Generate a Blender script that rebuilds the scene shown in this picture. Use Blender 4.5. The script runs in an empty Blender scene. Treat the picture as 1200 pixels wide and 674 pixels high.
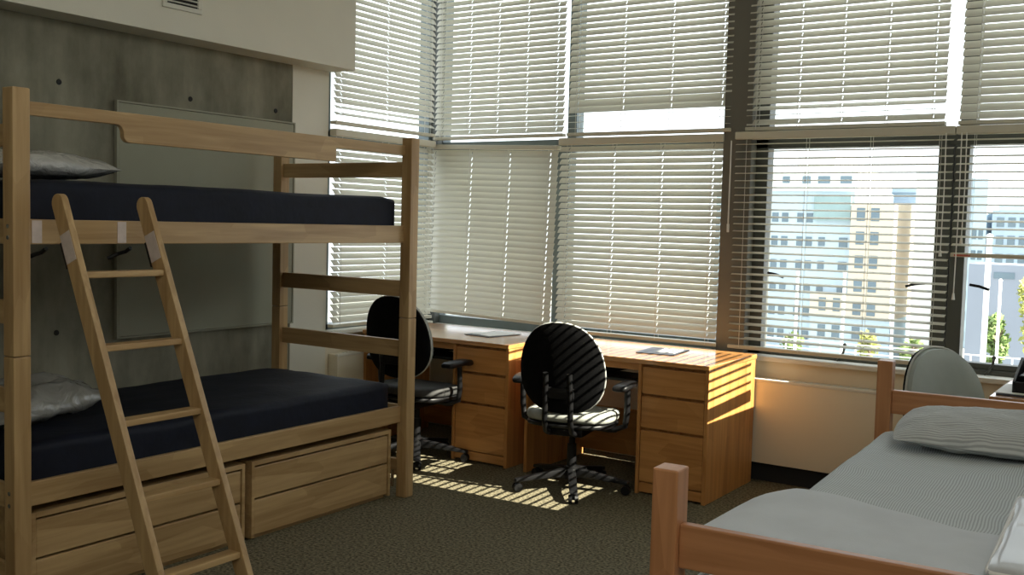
import bpy, bmesh, math, random
from mathutils import Vector, Matrix, noise as mnoise
sc = bpy.context.scene
COL = sc.collection
R = math.radians

# ------------------------------------------------------------------ camera, world, sun, exposure
F_PX, YAW, PITCH, ROLL, EYE = 1201.9, R(33.813), R(3.6447), R(1.4713), 1.5
fwd = Vector((-math.sin(YAW) * math.cos(PITCH), math.cos(YAW) * math.cos(PITCH), -math.sin(PITCH)))
rgt = Vector((math.cos(YAW), math.sin(YAW), 0))
dwn = fwd.cross(rgt)
rr = rgt * math.cos(ROLL) - dwn * math.sin(ROLL)
dd = rgt * math.sin(ROLL) + dwn * math.cos(ROLL)
cam_d = bpy.data.cameras.new('camera')
cam = bpy.data.objects.new('camera', cam_d)
COL.objects.link(cam)
m = Matrix((rr, -dd, -fwd)).transposed().to_4x4()
m.translation = Vector((0, 0, EYE))
cam.matrix_world = m
cam_d.sensor_width = 36
cam_d.lens = 36 * F_PX / 1200
cam_d.clip_start = 0.02
cam_d.clip_end = 600
sc.camera = cam

world = bpy.data.worlds.new('world')
sc.world = world
world.use_nodes = True
bg = world.node_tree.nodes['Background']
bg.inputs['Color'].default_value = (0.90, 0.955, 1.0, 1)
bg.inputs['Strength'].default_value = 2.6

SUN_TAN = 0.86
sun_d = bpy.data.lights.new('sun', 'SUN')
sun_d.energy = 25.0
sun_d.angle = R(0.12)
sun_d.color = (1.0, 0.92, 0.76)
sun = bpy.data.objects.new('sun', sun_d)
COL.objects.link(sun)
sun.rotation_euler = Vector((-1, -0.03, -SUN_TAN)).to_track_quat('-Z', 'Y').to_euler()
sun.location = (8, 4, 9)

def area(name, loc, direction, sx, sy, energy, color):
    d = bpy.data.lights.new(name, 'AREA')
    d.shape = 'RECTANGLE'; d.size = sx; d.size_y = sy; d.energy = energy; d.color = color
    o = bpy.data.objects.new(name, d)
    COL.objects.link(o)
    o.location = loc
    o.rotation_euler = Vector(direction).to_track_quat('-Z', 'Y').to_euler()
    return o
# added fill lamps before the solid right wall and behind the camera
area('fill_right', (0.42, 1.2, 2.9), (-1, 0.12, -0.35), 3.6, 1.2, 60, (1.0, 0.97, 0.88))
area('fill_rear', (-0.6, -1.4, 2.3), (-0.1, 1, -0.25), 1.4, 1.2, 8, (1.0, 0.96, 0.88))

sc.view_settings.view_transform = 'Standard'
sc.view_settings.look = 'None'
sc.view_settings.gamma = 1
sc.view_settings.use_curve_mapping = False
sc.view_settings.exposure = 0.0
cy = sc.cycles
cy.max_bounces = 10
cy.diffuse_bounces = 6
cy.transparent_max_bounces = 24
cy.caustics_reflective = False
cy.caustics_refractive = False
cy.sample_clamp_indirect = 6
cy.use_denoising = True
try:
    cy.denoiser = 'OPENIMAGEDENOISE'
except Exception:
    pass

# ------------------------------------------------------------------ materials
def new_mat(name):
    mt = bpy.data.materials.new(name)
    mt.use_nodes = True
    nt = mt.node_tree
    return mt, nt, nt.nodes['Principled BSDF']

def mat(name, col, rough=0.6, var=0.0, scale=(1, 1, 1), nscale=8.0, bump=0.0, bscale=60.0, metal=0.0, spec=0.5, coat=0.0, detail=3.0, sheen=0.0):
    mt, nt, b = new_mat(name)
    b.inputs['Base Color'].default_value = (*col, 1)
    b.inputs['Roughness'].default_value = rough
    b.inputs['Metallic'].default_value = metal
    b.inputs['Specular IOR Level'].default_value = spec
    b.inputs['Coat Weight'].default_value = coat
    b.inputs['Sheen Weight'].default_value = sheen
    tc = nt.nodes.new('ShaderNodeTexCoord')
    mp = nt.nodes.new('ShaderNodeMapping')
    mp.inputs['Scale'].default_value = scale
    nt.links.new(tc.outputs['Object'], mp.inputs['Vector'])
    if var > 0:
        n = nt.nodes.new('ShaderNodeTexNoise')
        n.inputs['Scale'].default_value = nscale
        n.inputs['Detail'].default_value = detail
        nt.links.new(mp.outputs['Vector'], n.inputs['Vector'])
        rp = nt.nodes.new('ShaderNodeValToRGB')
        rp.color_ramp.elements[0].position = 0.3
        rp.color_ramp.elements[1].position = 0.7
        rp.color_ramp.elements[0].color = (*[c * (1 - var) for c in col], 1)
        rp.color_ramp.elements[1].color = (*[min(1, c * (1 + var)) for c in col], 1)
        nt.links.new(n.outputs['Fac'], rp.inputs['Fac'])
        nt.links.new(rp.outputs['Color'], b.inputs['Base Color'])
    if bump > 0:
        n2 = nt.nodes.new('ShaderNodeTexNoise')
        n2.inputs['Scale'].default_value = bscale
        n2.inputs['Detail'].default_value = 4
        nt.links.new(mp.outputs['Vector'], n2.inputs['Vector'])
        bp = nt.nodes.new('ShaderNodeBump')
        bp.inputs['Strength'].default_value = bump
        bp.inputs['Distance'].default_value = 0.01
        nt.links.new(n2.outputs['Fac'], bp.inputs['Height'])
        nt.links.new(bp.outputs['Normal'], b.inputs['Normal'])
    return mt

_wood = {}
def wood(kind, axis, gloss=False):
    """kind of timber + grain axis"""
    k = (kind, axis, gloss)
    if k in _wood:
        return _wood[k]
    col = {'maple': (0.42, 0.282, 0.132), 'oak': (0.50, 0.235, 0.072), 'cherry': (0.43, 0.20, 0.085)}[kind]
    mt, nt, b = new_mat(f'{kind} wood grain {axis}')
    tc = nt.nodes.new('ShaderNodeTexCoord')
    mp = nt.nodes.new('ShaderNodeMapping')
    s = {'x': (1.2, 22, 22), 'y': (22, 1.2, 22), 'z': (22, 22, 1.2)}[axis]
    mp.inputs['Scale'].default_value = s
    nt.links.new(tc.outputs['Object'], mp.inputs['Vector'])
    n = nt.nodes.new('ShaderNodeTexNoise')
    n.inputs['Scale'].default_value = 1.6
    n.inputs['Detail'].default_value = 5
    n.inputs['Distortion'].default_value = 0.6
    nt.links.new(mp.outputs['Vector'], n.inputs['Vector'])
    # broad staves of differing tone
    mp2 = nt.nodes.new('ShaderNodeMapping')
    s2 = {'x': (2.6, 14, 14), 'y': (14, 2.6, 14), 'z': (14, 14, 2.6)}[axis]
    mp2.inputs['Scale'].default_value = s2
    nt.links.new(tc.outputs['Object'], mp2.inputs['Vector'])
    v = nt.nodes.new('ShaderNodeTexVoronoi')
    v.inputs['Scale'].default_value = 0.9
    v.inputs['Randomness'].default_value = 0.6
    nt.links.new(mp2.outputs['Vector'], v.inputs['Vector'])
    sep = nt.nodes.new('ShaderNodeSeparateColor')
    nt.links.new(v.outputs['Color'], sep.inputs['Color'])
    add = nt.nodes.new('ShaderNodeMath'); add.operation = 'MULTIPLY_ADD'
    add.inputs[1].default_value = 0.28; add.inputs[2].default_value = -0.14
    nt.links.new(sep.outputs['Red'], add.inputs[0])
    sm = nt.nodes.new('ShaderNodeMath'); sm.operation = 'ADD'
    nt.links.new(n.outputs['Fac'], sm.inputs[0]); nt.links.new(add.outputs[0], sm.inputs[1])
    rp = nt.nodes.new('ShaderNodeValToRGB')
    rp.color_ramp.elements[0].position = 0.25
    rp.color_ramp.elements[1].position = 0.78
    rp.color_ramp.elements[0].color = (col[0] * .74, col[1] * .68, col[2] * .62, 1)
    rp.color_ramp.elements[1].color = (col[0] * 1.17, col[1] * 1.2, col[2] * 1.25, 1)
    nt.links.new(sm.outputs[0], rp.inputs['Fac'])
    nt.links.new(rp.outputs['Color'], b.inputs['Base Color'])
    b.inputs['Roughness'].default_value = 0.38
    b.inputs['Specular IOR Level'].default_value = 0.4
    if gloss:
        b.inputs['Coat Weight'].default_value = 1.0
        b.inputs['Coat Roughness'].default_value = 0.16
        b.inputs['Roughness'].default_value = 0.3
    _wood[k] = mt
    return mt

M = {}
M['plaster'] = mat('painted plaster', (0.66, 0.65, 0.57), 0.8, var=0.02, nscale=3, bump=0.05, bscale=120)
M['cream_wall'] = mat('cream painted wall', (0.70, 0.64, 0.50), 0.75, var=0.02, nscale=3)
M['carpet'] = mat('olive brown carpet', (0.150, 0.132, 0.086), 0.95, var=0.75, nscale=75, bump=0.6, bscale=180, spec=0.1, detail=6)
M['ceiling'] = mat('ceiling white', (0.72, 0.71, 0.66), 0.9, var=0.01)
M['frame_metal'] = mat('grey window metal', (0.085, 0.09, 0.08), 0.5, var=0.05, metal=0.0)
M['frame_blue'] = mat('blue grey window metal', (0.15, 0.185, 0.195), 0.45, var=0.05)
M['column'] = mat('grey column paint', (0.15, 0.145, 0.12), 0.6, var=0.06, nscale=5)
M['sill'] = mat('white sill paint', (0.72, 0.70, 0.62), 0.5, var=0.02)
M['heater'] = mat('cream enamel', (0.72, 0.66, 0.52), 0.32, var=0.02, nscale=2)
M['black_void'] = mat('black recess shade', (0.01, 0.01, 0.01), 0.8)  # black stands for the shade inside tie holes, vent and heater toe gap
M['navy'] = mat('navy mattress ticking', (0.0034, 0.0055, 0.014), 0.65, var=0.25, nscale=12, bump=0.2, bscale=25, spec=0.25)
M['pinboard'] = mat('grey green board fabric', (0.29, 0.292, 0.225), 0.85, var=0.04, nscale=4, bump=0.1, bscale=200)
M['black_plastic'] = mat('black plastic', (0.0055, 0.0055, 0.006), 0.42, var=0.1, spec=0.3)
M['black_fabric'] = mat('black upholstery', (0.0042, 0.0042, 0.0045), 0.85, var=0.3, nscale=60, spec=0.08, bump=0.2, bscale=300)
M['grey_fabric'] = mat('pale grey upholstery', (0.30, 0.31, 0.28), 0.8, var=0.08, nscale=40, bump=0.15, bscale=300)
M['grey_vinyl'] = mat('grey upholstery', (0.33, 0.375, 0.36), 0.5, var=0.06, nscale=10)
M['shaded_seat'] = mat('shaded grey upholstery', (0.035, 0.035, 0.034), 0.8, var=0.1, nscale=40)  # grey seat cloth with the shade put into its colour
M['piping'] = mat('pale piping', (0.42, 0.43, 0.40), 0.6, var=0.02)
M['chrome'] = mat('polished metal', (0.5, 0.5, 0.5), 0.25, var=0.02, metal=1.0)
M['paper'] = mat('white paper', (0.78, 0.78, 0.76), 0.7, var=0.02)
M['dark_card'] = mat('dark card', (0.03, 0.035, 0.05), 0.4, var=0.1)
M['white_pad'] = mat('pale felt pad', (0.55, 0.47, 0.43), 0.8, var=0.1, nscale=30)
M['white_plastic'] = mat('white plastic', (0.70, 0.70, 0.66), 0.5, var=0.02)
M['cord'] = mat('blind cord', (0.74, 0.74, 0.70), 0.8, var=0.02)
M['red_tag'] = mat('red tag', (0.55, 0.12, 0.08), 0.6, var=0.05)
M['blanket'] = mat('plain grey blanket', (0.49, 0.525, 0.56), 0.9, var=0.04, nscale=9, bump=0.12, bscale=220, sheen=0.2)
M['vent_white'] = mat('vent enamel', (0.60, 0.60, 0.54), 0.5, var=0.02)
M['wood_end'] = mat('pale plywood', (0.42, 0.30, 0.17), 0.7, var=0.1)

def concrete():
    mt, nt, b = new_mat('board marked concrete')
    tc = nt.nodes.new('ShaderNodeTexCoord')
    mp = nt.nodes.new('ShaderNodeMapping'); mp.inputs['Scale'].default_value = (1, 1.3, 0.7)
    nt.links.new(tc.outputs['Object'], mp.inputs['Vector'])
    n1 = nt.nodes.new('ShaderNodeTexNoise'); n1.inputs['Scale'].default_value = 2.2; n1.inputs['Detail'].default_value = 8; n1.inputs['Roughness'].default_value = 0.62
    mp2 = nt.nodes.new('ShaderNodeMapping'); mp2.inputs['Scale'].default_value = (1, 9, 0.7)
    nt.links.new(tc.outputs['Object'], mp2.inputs['Vector'])
    n2 = nt.nodes.new('ShaderNodeTexNoise'); n2.inputs['Scale'].default_value = 1.5; n2.inputs['Detail'].default_value = 4
    nt.links.new(mp.outputs['Vector'], n1.inputs['Vector']); nt.links.new(mp2.outputs['Vector'], n2.inputs['Vector'])
    mx = nt.nodes.new('ShaderNodeMath'); mx.operation = 'MULTIPLY_ADD'; mx.inputs[1].default_value = 0.22
    nt.links.new(n2.outputs['Fac'], mx.inputs[0]); nt.links.new(n1.outputs['Fac'], mx.inputs[2])
    rp = nt.nodes.new('ShaderNodeValToRGB')
    rp.color_ramp.elements[0].position = 0.40; rp.color_ramp.elements[0].color = (0.088, 0.084, 0.055, 1)
    rp.color_ramp.elements[1].position = 0.82; rp.color_ramp.elements[1].color = (0.29, 0.28, 0.215, 1)
    nt.links.new(mx.outputs[0], rp.inputs['Fac']); nt.links.new(rp.outputs['Color'], b.inputs['Base Color'])
    b.inputs['Roughness'].default_value = 0.85
    bp = nt.nodes.new('ShaderNodeBump'); bp.inputs['Strength'].default_value = 0.25; bp.inputs['Distance'].default_value = 0.01
    nt.links.new(n1.outputs['Fac'], bp.inputs['Height']); nt.links.new(bp.outputs['Normal'], b.inputs['Normal'])
    return mt
M['concrete'] = concrete()

def slat_mat():
    mt, nt, b = new_mat('cream vinyl slat')
    out = nt.nodes['Material Output']
    b.inputs['Base Color'].default_value = (0.60, 0.585, 0.50, 1)
    b.inputs['Roughness'].default_value = 0.45
    tr = nt.nodes.new('ShaderNodeBsdfTranslucent'); tr.inputs['Color'].default_value = (0.74, 0.73, 0.62, 1)
    mx = nt.nodes.new('ShaderNodeMixShader'); mx.inputs['Fac'].default_value = 0.11
    nt.links.new(b.outputs[0], mx.inputs[1]); nt.links.new(tr.outputs[0], mx.inputs[2]); nt.links.new(mx.outputs[0], out.inputs['Surface'])
    return mt
M['slat'] = slat_mat()

def glass_mat():
    mt, nt, b = new_mat('clear window glass')
    out = nt.nodes['Material Output']
    t = nt.nodes.new('ShaderNodeBsdfTransparent'); t.inputs['Color'].default_value = (0.965, 0.98, 0.98, 1)
    g = nt.nodes.new('ShaderNodeBsdfGlossy'); g.inputs['Roughness'].default_value = 0.0
    fr = nt.nodes.new('ShaderNodeFresnel'); fr.inputs['IOR'].default_value = 1.45
    mx = nt.nodes.new('ShaderNodeMixShader')
    ge = nt.nodes.new('ShaderNodeNewGeometry')
    iv = nt.nodes.new('ShaderNodeMath'); iv.operation = 'SUBTRACT'; iv.inputs[0].default_value = 1.0
    nt.links.new(ge.outputs['Backfacing'], iv.inputs[1])
    mu = nt.nodes.new('ShaderNodeMath'); mu.operation = 'MULTIPLY'      # one reflection per pane, on the face the ray enters
    nt.links.new(fr.outputs[0], mu.inputs[0]); nt.links.new(iv.outputs[0], mu.inputs[1])
    nt.links.new(mu.outputs[0], mx.inputs['Fac']); nt.links.new(t.outputs[0], mx.inputs[1]); nt.links.new(g.outputs[0], mx.inputs[2])
    nt.links.new(mx.outputs[0], out.inputs['Surface'])
    return mt
M['glass'] = glass_mat()

def film_mat(name, col, wr=14):
    """white filling seen through crinkled clear plastic"""
    mt, nt, b = new_mat(name)
    tc = nt.nodes.new('ShaderNodeTexCoord')
    n = nt.nodes.new('ShaderNodeTexNoise'); n.inputs['Scale'].default_value = wr; n.inputs['Detail'].default_value = 3; n.inputs['Distortion'].default_value = 1.2
    nt.links.new(tc.outputs['Object'], n.inputs['Vector'])
    rp = nt.nodes.new('ShaderNodeValToRGB')
    rp.color_ramp.elements[0].position = 0.35; rp.color_ramp.elements[1].position = 0.7
    rp.color_ramp.elements[0].color = (*[c * .72 for c in col], 1); rp.color_ramp.elements[1].color = (*col, 1)
    nt.links.new(n.outputs['Fac'], rp.inputs['Fac']); nt.links.new(rp.outputs['Color'], b.inputs['Base Color'])
    bp = nt.nodes.new('ShaderNodeBump'); bp.inputs['Strength'].default_value = 0.9; bp.inputs['Distance'].default_value = 0.02
    nt.links.new(n.outputs['Fac'], bp.inputs['Height']); nt.links.new(bp.outputs['Normal'], b.inputs['Normal']); nt.links.new(bp.outputs['Normal'], b.inputs['Coat Normal'])
    b.inputs['Roughness'].default_value = 0.5
    b.inputs['Coat Weight'].default_value = 1.0
    b.inputs['Coat Roughness'].default_value = 0.12
    return mt
M['film'] = film_mat('plastic wrapped white cloth', (0.50, 0.51, 0.50))
M['film_grey'] = film_mat('plastic wrapped grey cloth', (0.30, 0.30, 0.28), 9)
M['package'] = mat('pale grey plastic sleeve', (0.38, 0.39, 0.39), 0.45, var=0.05, nscale=5, coat=0.3)

def stripe_mat(name, axis, period, c0, c1):
    mt, nt, b = new_mat(name)
    tc = nt.nodes.new('ShaderNodeTexCoord')
    n = nt.nodes.new('ShaderNodeTexNoise'); n.inputs['Scale'].default_value = 3.0; n.inputs['Detail'].default_value = 2
    nt.links.new(tc.outputs['Object'], n.inputs['Vector'])
    va = nt.nodes.new('ShaderNodeVectorMath'); va.operation = 'MULTIPLY_ADD'
    va.inputs[1].default_value = (0.05, 0.05, 0.05)
    nt.links.new(n.outputs['Color'], va.inputs[0]); nt.links.new(tc.outputs['Object'], va.inputs[2])
    w = nt.nodes.new('ShaderNodeTexWave')
    w.wave_type = 'BANDS'; w.bands_direction = axis.upper()
    w.inputs['Scale'].default_value = 0.314 / period
    nt.links.new(va.outputs[0], w.inputs['Vector'])
    rp = nt.nodes.new('ShaderNodeValToRGB')
    rp.color_ramp.elements[0].position = 0.3; rp.color_ramp.elements[1].position = 0.62
    rp.color_ramp.elements[0].color = (*c0, 1); rp.color_ramp.elements[1].color = (*c1, 1)
    nt.links.new(w.outputs['Fac'], rp.inputs['Fac']); nt.links.new(rp.outputs['Color'], b.inputs['Base Color'])
    b.inputs['Roughness'].default_value = 0.9
    b.inputs['Specular IOR Level'].default_value = 0.15
    n2 = nt.nodes.new('ShaderNodeTexNoise'); n2.inputs['Scale'].default_value = 9.0; n2.inputs['Detail'].default_value = 5
    nt.links.new(tc.outputs['Object'], n2.inputs['Vector'])
    bp = nt.nodes.new('ShaderNodeBump'); bp.inputs['Strength'].default_value = 0.35; bp.inputs['Distance'].default_value = 0.02
    nt.links.new(n2.outputs['Fac'], bp.inputs['Height']); nt.links.new(bp.outputs['Normal'], b.inputs['Normal'])
    return mt
M['stripe_sheet'] = stripe_mat('fine striped sheet', 'x', 0.008, (0.37, 0.405, 0.42), (0.54, 0.585, 0.605))
M['stripe_pillow'] = stripe_mat('fine striped pillowcase', 'y', 0.011, (0.35, 0.37, 0.375), (0.54, 0.565, 0.57))

# ------------------------------------------------------------------ helpers
class MB:
    def __init__(s):
        s.bm = bmesh.new()
    def box(s, x0, x1, y0, y1, z0, z1, bev=0.003, mtx=None):
        r = bmesh.ops.create_cube(s.bm, size=1.0)
        vs = r['verts']
        for v in vs:
            v.co = Vector((x0 + (v.co.x + .5) * (x1 - x0), y0 + (v.co.y + .5) * (y1 - y0), z0 + (v.co.z + .5) * (z1 - z0)))
        if bev > 0:
            es = list({e for v in vs for e in v.link_edges})
            b = min(bev, .45 * min(abs(x1 - x0), abs(y1 - y0), abs(z1 - z0)))
            g = bmesh.ops.bevel(s.bm, geom=es, offset=b, segments=2, affect='EDGES', profile=.6)
            vs = list({v for f in g['faces'] for v in f.verts} | {v for v in vs if v.is_valid})
        if mtx is not None:
            bmesh.ops.transform(s.bm, matrix=mtx, verts=vs)
        return s
    def prism(s, pts, axis, a0, a1, bev=0.0):
        """extrude a 2D outline along an axis; pts in the other two axes (in x,y,z order)"""
        def mk(p, a):
            if axis == 'x': return Vector((a, p[0], p[1]))
            if axis == 'y': return Vector((p[0], a, p[1]))
            return Vector((p[0], p[1], a))
        v0 = [s.bm.verts.new(mk(p, a0)) for p in pts]
        v1 = [s.bm.verts.new(mk(p, a1)) for p in pts]
        n = len(pts)
        fs = [s.bm.faces.new(v0), s.bm.faces.new(list(reversed(v1)))]
        for i in range(n):
            fs.append(s.bm.faces.new((v0[i], v1[i], v1[(i + 1) % n], v0[(i + 1) % n])))
        bmesh.ops.recalc_face_normals(s.bm, faces=fs)
        if bev > 0:
            es = [e for e in fs[0].edges] + [e for e in fs[1].edges]
            bmesh.ops.bevel(s.bm, geom=es, offset=bev, segments=2, affect='EDGES', profile=.6)
        return s
    def cyl(s, p0, p1, r0, r1=None, seg=16, cap=True):
        r1 = r0 if r1 is None else r1
        p0, p1 = Vector(p0), Vector(p1)
        d = p1 - p0
        q = d.to_track_quat('Z', 'Y')
        mt = Matrix.Translation((p0 + p1) / 2) @ q.to_matrix().to_4x4()
        bmesh.ops.create_cone(s.bm, cap_ends=cap, segments=seg, radius1=r0, radius2=r1, depth=d.length, matrix=mt)
        return s
    def tube(s, pts, r, seg=8, closed=False, radii=None):
        pts = [Vector(p) for p in pts]
        n = len(pts)
        rings = []
        up = Vector((0.123, 0.31, 0.94)).normalized()
        prev = None
        for i, p in enumerate(pts):
            if closed:
                t = (pts[(i + 1) % n] - pts[i - 1]).normalized()
            else:
                t = (pts[min(i + 1, n - 1)] - pts[max(i - 1, 0)]).normalized()
            a = (prev if prev is not None else up)
            a = (a - t * a.dot(t))
            if a.length < 1e-4:
                a = Vector((1, 0, 0)) - t * t.x
            a.normalize(); prev = a
            b = t.cross(a)
            rad = radii[i] if radii else r
            rings.append([s.bm.verts.new(p + (a * math.cos(2 * math.pi * k / seg) + b * math.sin(2 * math.pi * k / seg)) * rad) for k in range(seg)])
        m_ = n if closed else n - 1
        fs = []
        for i in range(m_):
            A, B = rings[i], rings[(i + 1) % n]
            for k in range(seg):
                fs.append(s.bm.faces.new((A[k], A[(k + 1) % seg], B[(k + 1) % seg], B[k])))
        if not closed:
            fs.append(s.bm.faces.new(list(reversed(rings[0])))); fs.append(s.bm.faces.new(rings[-1]))
        bmesh.ops.recalc_face_normals(s.bm, faces=fs)
        return s
    def sphere(s, c, rx, ry=None, rz=None, u=16, v=10):
        ry = rx if ry is None else ry; rz = rx if rz is None else rz
        mt = Matrix.Translation(Vector(c)) @ Matrix.Diagonal((rx, ry, rz, 1))
        bmesh.ops.create_uvsphere(s.bm, u_segments=u, v_segments=v, radius=1.0, matrix=mt)
        return s
    def soft(s, x0, x1, y0, y1, z0, z1, r, cuts=14, fn=None):
        """box with round edges of radius r on a fine grid; fn may move each vertex"""
        r0 = bmesh.ops.create_cube(s.bm, size=2.0)
        vs = r0['verts']
        es = list({e for v in vs for e in v.link_edges})
        bmesh.ops.subdivide_edges(s.bm, edges=es, cuts=cuts, use_grid_fill=True)
        c = Vector(((x0 + x1) / 2, (y0 + y1) / 2, (z0 + z1) / 2)); h = Vector(((x1 - x0) / 2, (y1 - y0) / 2, (z1 - z0) / 2))
        allv = list({v for v in s.bm.verts if v.is_valid and not v.tag})
        for v in allv:
            # more rows near edges
            u = Vector([math.copysign(1 - (1 - abs(a)) ** 1.0, a) for a in v.co])
            p = Vector((u.x * h.x, u.y * h.y, u.z * h.z))
            inn = Vector([max(-(h[i] - r), min(h[i] - r, p[i])) for i in range(3)])
            d = p - inn
            if d.length > 1e-9:
                # push onto round corner
                mx = max(abs(d.x), abs(d.y), abs(d.z))
                p = inn + d.normalized() * min(r, mx if sum(abs(x) > 1e-9 for x in d) == 1 else r)
            q = c + p
            if fn: q = Vector(fn(q))
            v.co = q; v.tag = True
        return s
    def build(s, name, material, parent=None, smooth=None, origin=None, rotz=None):
        me = bpy.data.meshes.new(name)
        if origin is not None:
            bmesh.ops.translate(s.bm, verts=s.bm.verts, vec=-Vector(origin))
        s.bm.normal_update()
        s.bm.to_mesh(me); s.bm.free()
        me.materials.append(material)
        if smooth is not None:
            for p in me.polygons: p.use_smooth = True
            try:
                me.set_sharp_from_angle(angle=R(smooth))
            except Exception:
                pass
        o = bpy.data.objects.new(name, me)
        COL.objects.link(o)
        if parent is not None: o.parent = parent
        if origin is not None and parent is None: o.location = origin
        if rotz is not None: o.rotation_euler = (0, 0, rotz)
        return o

def tag(o, label=None, cat=None, group=None, kind=None):
    if label: o['label'] = label
    if cat: o['category'] = cat
    if group: o['group'] = group
    if kind: o['kind'] = kind
    return o
def empty(name, loc=(0, 0, 0), rz=0.0, label=None, cat=None, group=None, kind=None):
    o = bpy.data.objects.new(name, None)
    o.empty_display_size = 0.1
    COL.objects.link(o)
    o.location = loc; o.rotation_euler = (0, 0, rz)
    return tag(o, label, cat, group, kind)
def struct(mb, name, material, **k):
    return tag(mb.build(name, material, **k), kind='structure')

# ------------------------------------------------------------------ room shell
XL, XR, YB, YF, ZC = -4.70, 0.50, 5.93, -1.6, 4.5
struct(MB().box(XL - .3, XR + .25, YF - .2, 6.15, -0.12, 0, 0), 'floor', M['carpet'])
struct(MB().box(XL - .3, XR + .25, YF - .2, 6.15, ZC, ZC + .15, 0), 'ceiling', M['ceiling'])
WY = 4.53   # where the bare concrete ends
# bare concrete, left uncut; its tie holes are black discs set on below
wl = MB().box(XL - .25, XL, YF, WY, 0, ZC, 0)
struct(wl, 'wall_left_concrete', M['concrete'])
struct(MB().box(XL - .25, XL + .004, WY, 4.845, 0, ZC, 0), 'wall_left_plaster', M['plaster'])
struct(MB().box(XL - .25, XL + .002, 4.845, 6.15, 0, 0.74, 0), 'wall_left_apron', M['cream_wall'])
struct(MB().box(XL - .25, XR + .2, YB, 6.15, 0, 0.72, 0), 'wall_back', M['cream_wall'])
struct(MB().box(XL - .25, XR + .2, YF - .15, YF, 0, ZC, 0), 'wall_front', M['plaster'])
# right wall with its high window near the far corner
RW0, RW1, RZ0, RZ1 = 4.59, 5.98, 2.72, 4.34
rw = MB()
rw.box(XR, XR + .2, YF, RW0, 0, ZC, 0); rw.box(XR, XR + .2, RW0, 6.15, 0, RZ0, 0)
rw.box(XR, XR + .2, RW0, 6.15, RZ1, ZC, 0); rw.box(XR, XR + .2, RW1, 6.15, RZ0, RZ1, 0)
struct(rw, 'wall_right', M['plaster'])
struct(MB().box(XL - .25, XL - .02, 4.845, 6.15, 3.85, ZC, 0).box(XL - .25, XR + .2, 5.98, 6.15, 3.85, ZC, 0), 'wall_back_head', M['plaster'])
# boxed duct along the left wall
struct(MB().box(XL, -4.5, YF, 4.875, 2.43, ZC, 0.002), 'soffit', M['plaster'])
# tie holes, the dark inside them painted as black discs
for i, (y, z) in enumerate(((2.974, 2.13), (3.763, 2.136), (4.395, 2.136), (2.957, 0.893))):
    h = MB().cyl((XL - .004, y, z), (XL + .0035, y, z), 0.016, 0.013, 14).build('tie_hole', M['black_void'])
    tag(h, kind='structure')

# window frames ------------------------------------------------------
def bars(name, boxes, material):
    mb = MB()
    for b in boxes: mb.box(*b, 0.004)
    return mb
GY = 6.05
F0, F1 = 6.0, 6.10
w2 = empty('window_2', (0, 0, 0), kind='structure')   # back wall, two bays left of the column
bars('', [(-4.72, -2.30, F0, F1, .72, .80), (-4.72, -2.30, F0, F1, 1.985, 2.07), (-4.72, -2.30, F0, F1, 3.78, 3.86),
          (-4.74, -4.66, F0, F1, .72, 3.86), (-3.69, -3.58, F0, F1, .80, 1.985), (-3.60, -3.53, F0, F1, 2.07, 3.78), (-2.42, -2.36, F0, F1, .8, 3.8)], None).build('frame', M['frame_blue'], w2)
MB().box(-4.66, -3.69, GY - .003, GY + .003, .8, 1.985, 0).box(-3.58, -2.42, GY - .003, GY + .003, .8, 1.985, 0).box(-4.66, -3.6, GY - .003, GY + .003, 2.07, 3.78, 0).box(-3.53, -2.42, GY - .003, GY + .003, 2.07, 3.78, 0).build('glass', M['glass'], w2)
w3 = empty('window_3', (0, 0, 0), kind='structure')   # back wall, two bays right of the column
bars('', [(-2.30, XR, F0, F1, .715, .768), (-2.30, XR, F0, F1, 1.98, 2.07), (-2.30, XR, F0, F1, 3.78, 3.86),
          (-2.30, -2.19, F0, F1, .72, 3.86), (-1.225, -1.145, F0, F1, .768, 1.98), (-1.14, -1.065, F0, F1, .768, 1.98), (-1.12, -1.04, F0, F1, 2.07, 3.78), (.40, XR, F0, F1, .72, 3.86),
          (-1.065, .4, F0 + .02, F1, .768, .80)], None).build('frame', M['frame_metal'], w3)
MB().box(-2.19, -1.225, GY - .003, GY + .003, .768, 1.98, 0).box(-1.065, .40, GY - .003, GY + .003, .8, 1.98, 0).box(-2.19, -1.12, GY - .003, GY + .003, 2.07, 3.78, 0).box(-1.04, .40, GY - .003, GY + .003, 2.07, 3.78, 0).build('glass', M['glass'], w3)
for (hx, hz, s) in ((-2.16, 1.235, 1), (-1.26, 1.22, -1), (-1.03, 1.225, 1)):      # stay arms half way up the casements
    MB().tube([(hx, 5.995, hz), (hx + s * .05, 5.985, hz - .006), (hx + s * .10, 5.985, hz - .022)], .008, 8).build('stay_arm', M['black_plastic'], w3)
for hx in (-1.72, -0.93):                                                     # crank handles on the bottom rail
    MB().cyl((hx, 5.992, .745), (hx, 6.004, .745), .02, .02, 14).tube([(hx, 5.985, .745), (hx + .02, 5.97, .765), (hx + .04, 5.965, .80), (hx + .045, 5.965, .835)], .007, 8).sphere((hx + .045, 5.965, .842), .011).build('crank_handle', M['frame_metal'], w3)
w1 = empty('window_1', (0, 0, 0), kind='structure')   # left wall
X0, X1 = -4.83, -4.73
bars('', [(X0, X1, 4.845, 6.0, .72, .80), (X0, X1, 4.845, 6.0, 1.985, 2.07), (X0, X1, 4.845, 6.0, 3.78, 3.86), (X0, X1, 4.845, 4.90, .72, 3.86), (X0, X1, 5.92, 6.02, .72, 3.86)], None).build('frame', M['frame_blue'], w1)
MB().box(-4.783, -4.777, 4.9, 5.92, .8, 1.985, 0).box(-4.783, -4.777, 4.9, 5.92, 2.07, 3.78, 0).build('glass', M['glass'], w1)
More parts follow.
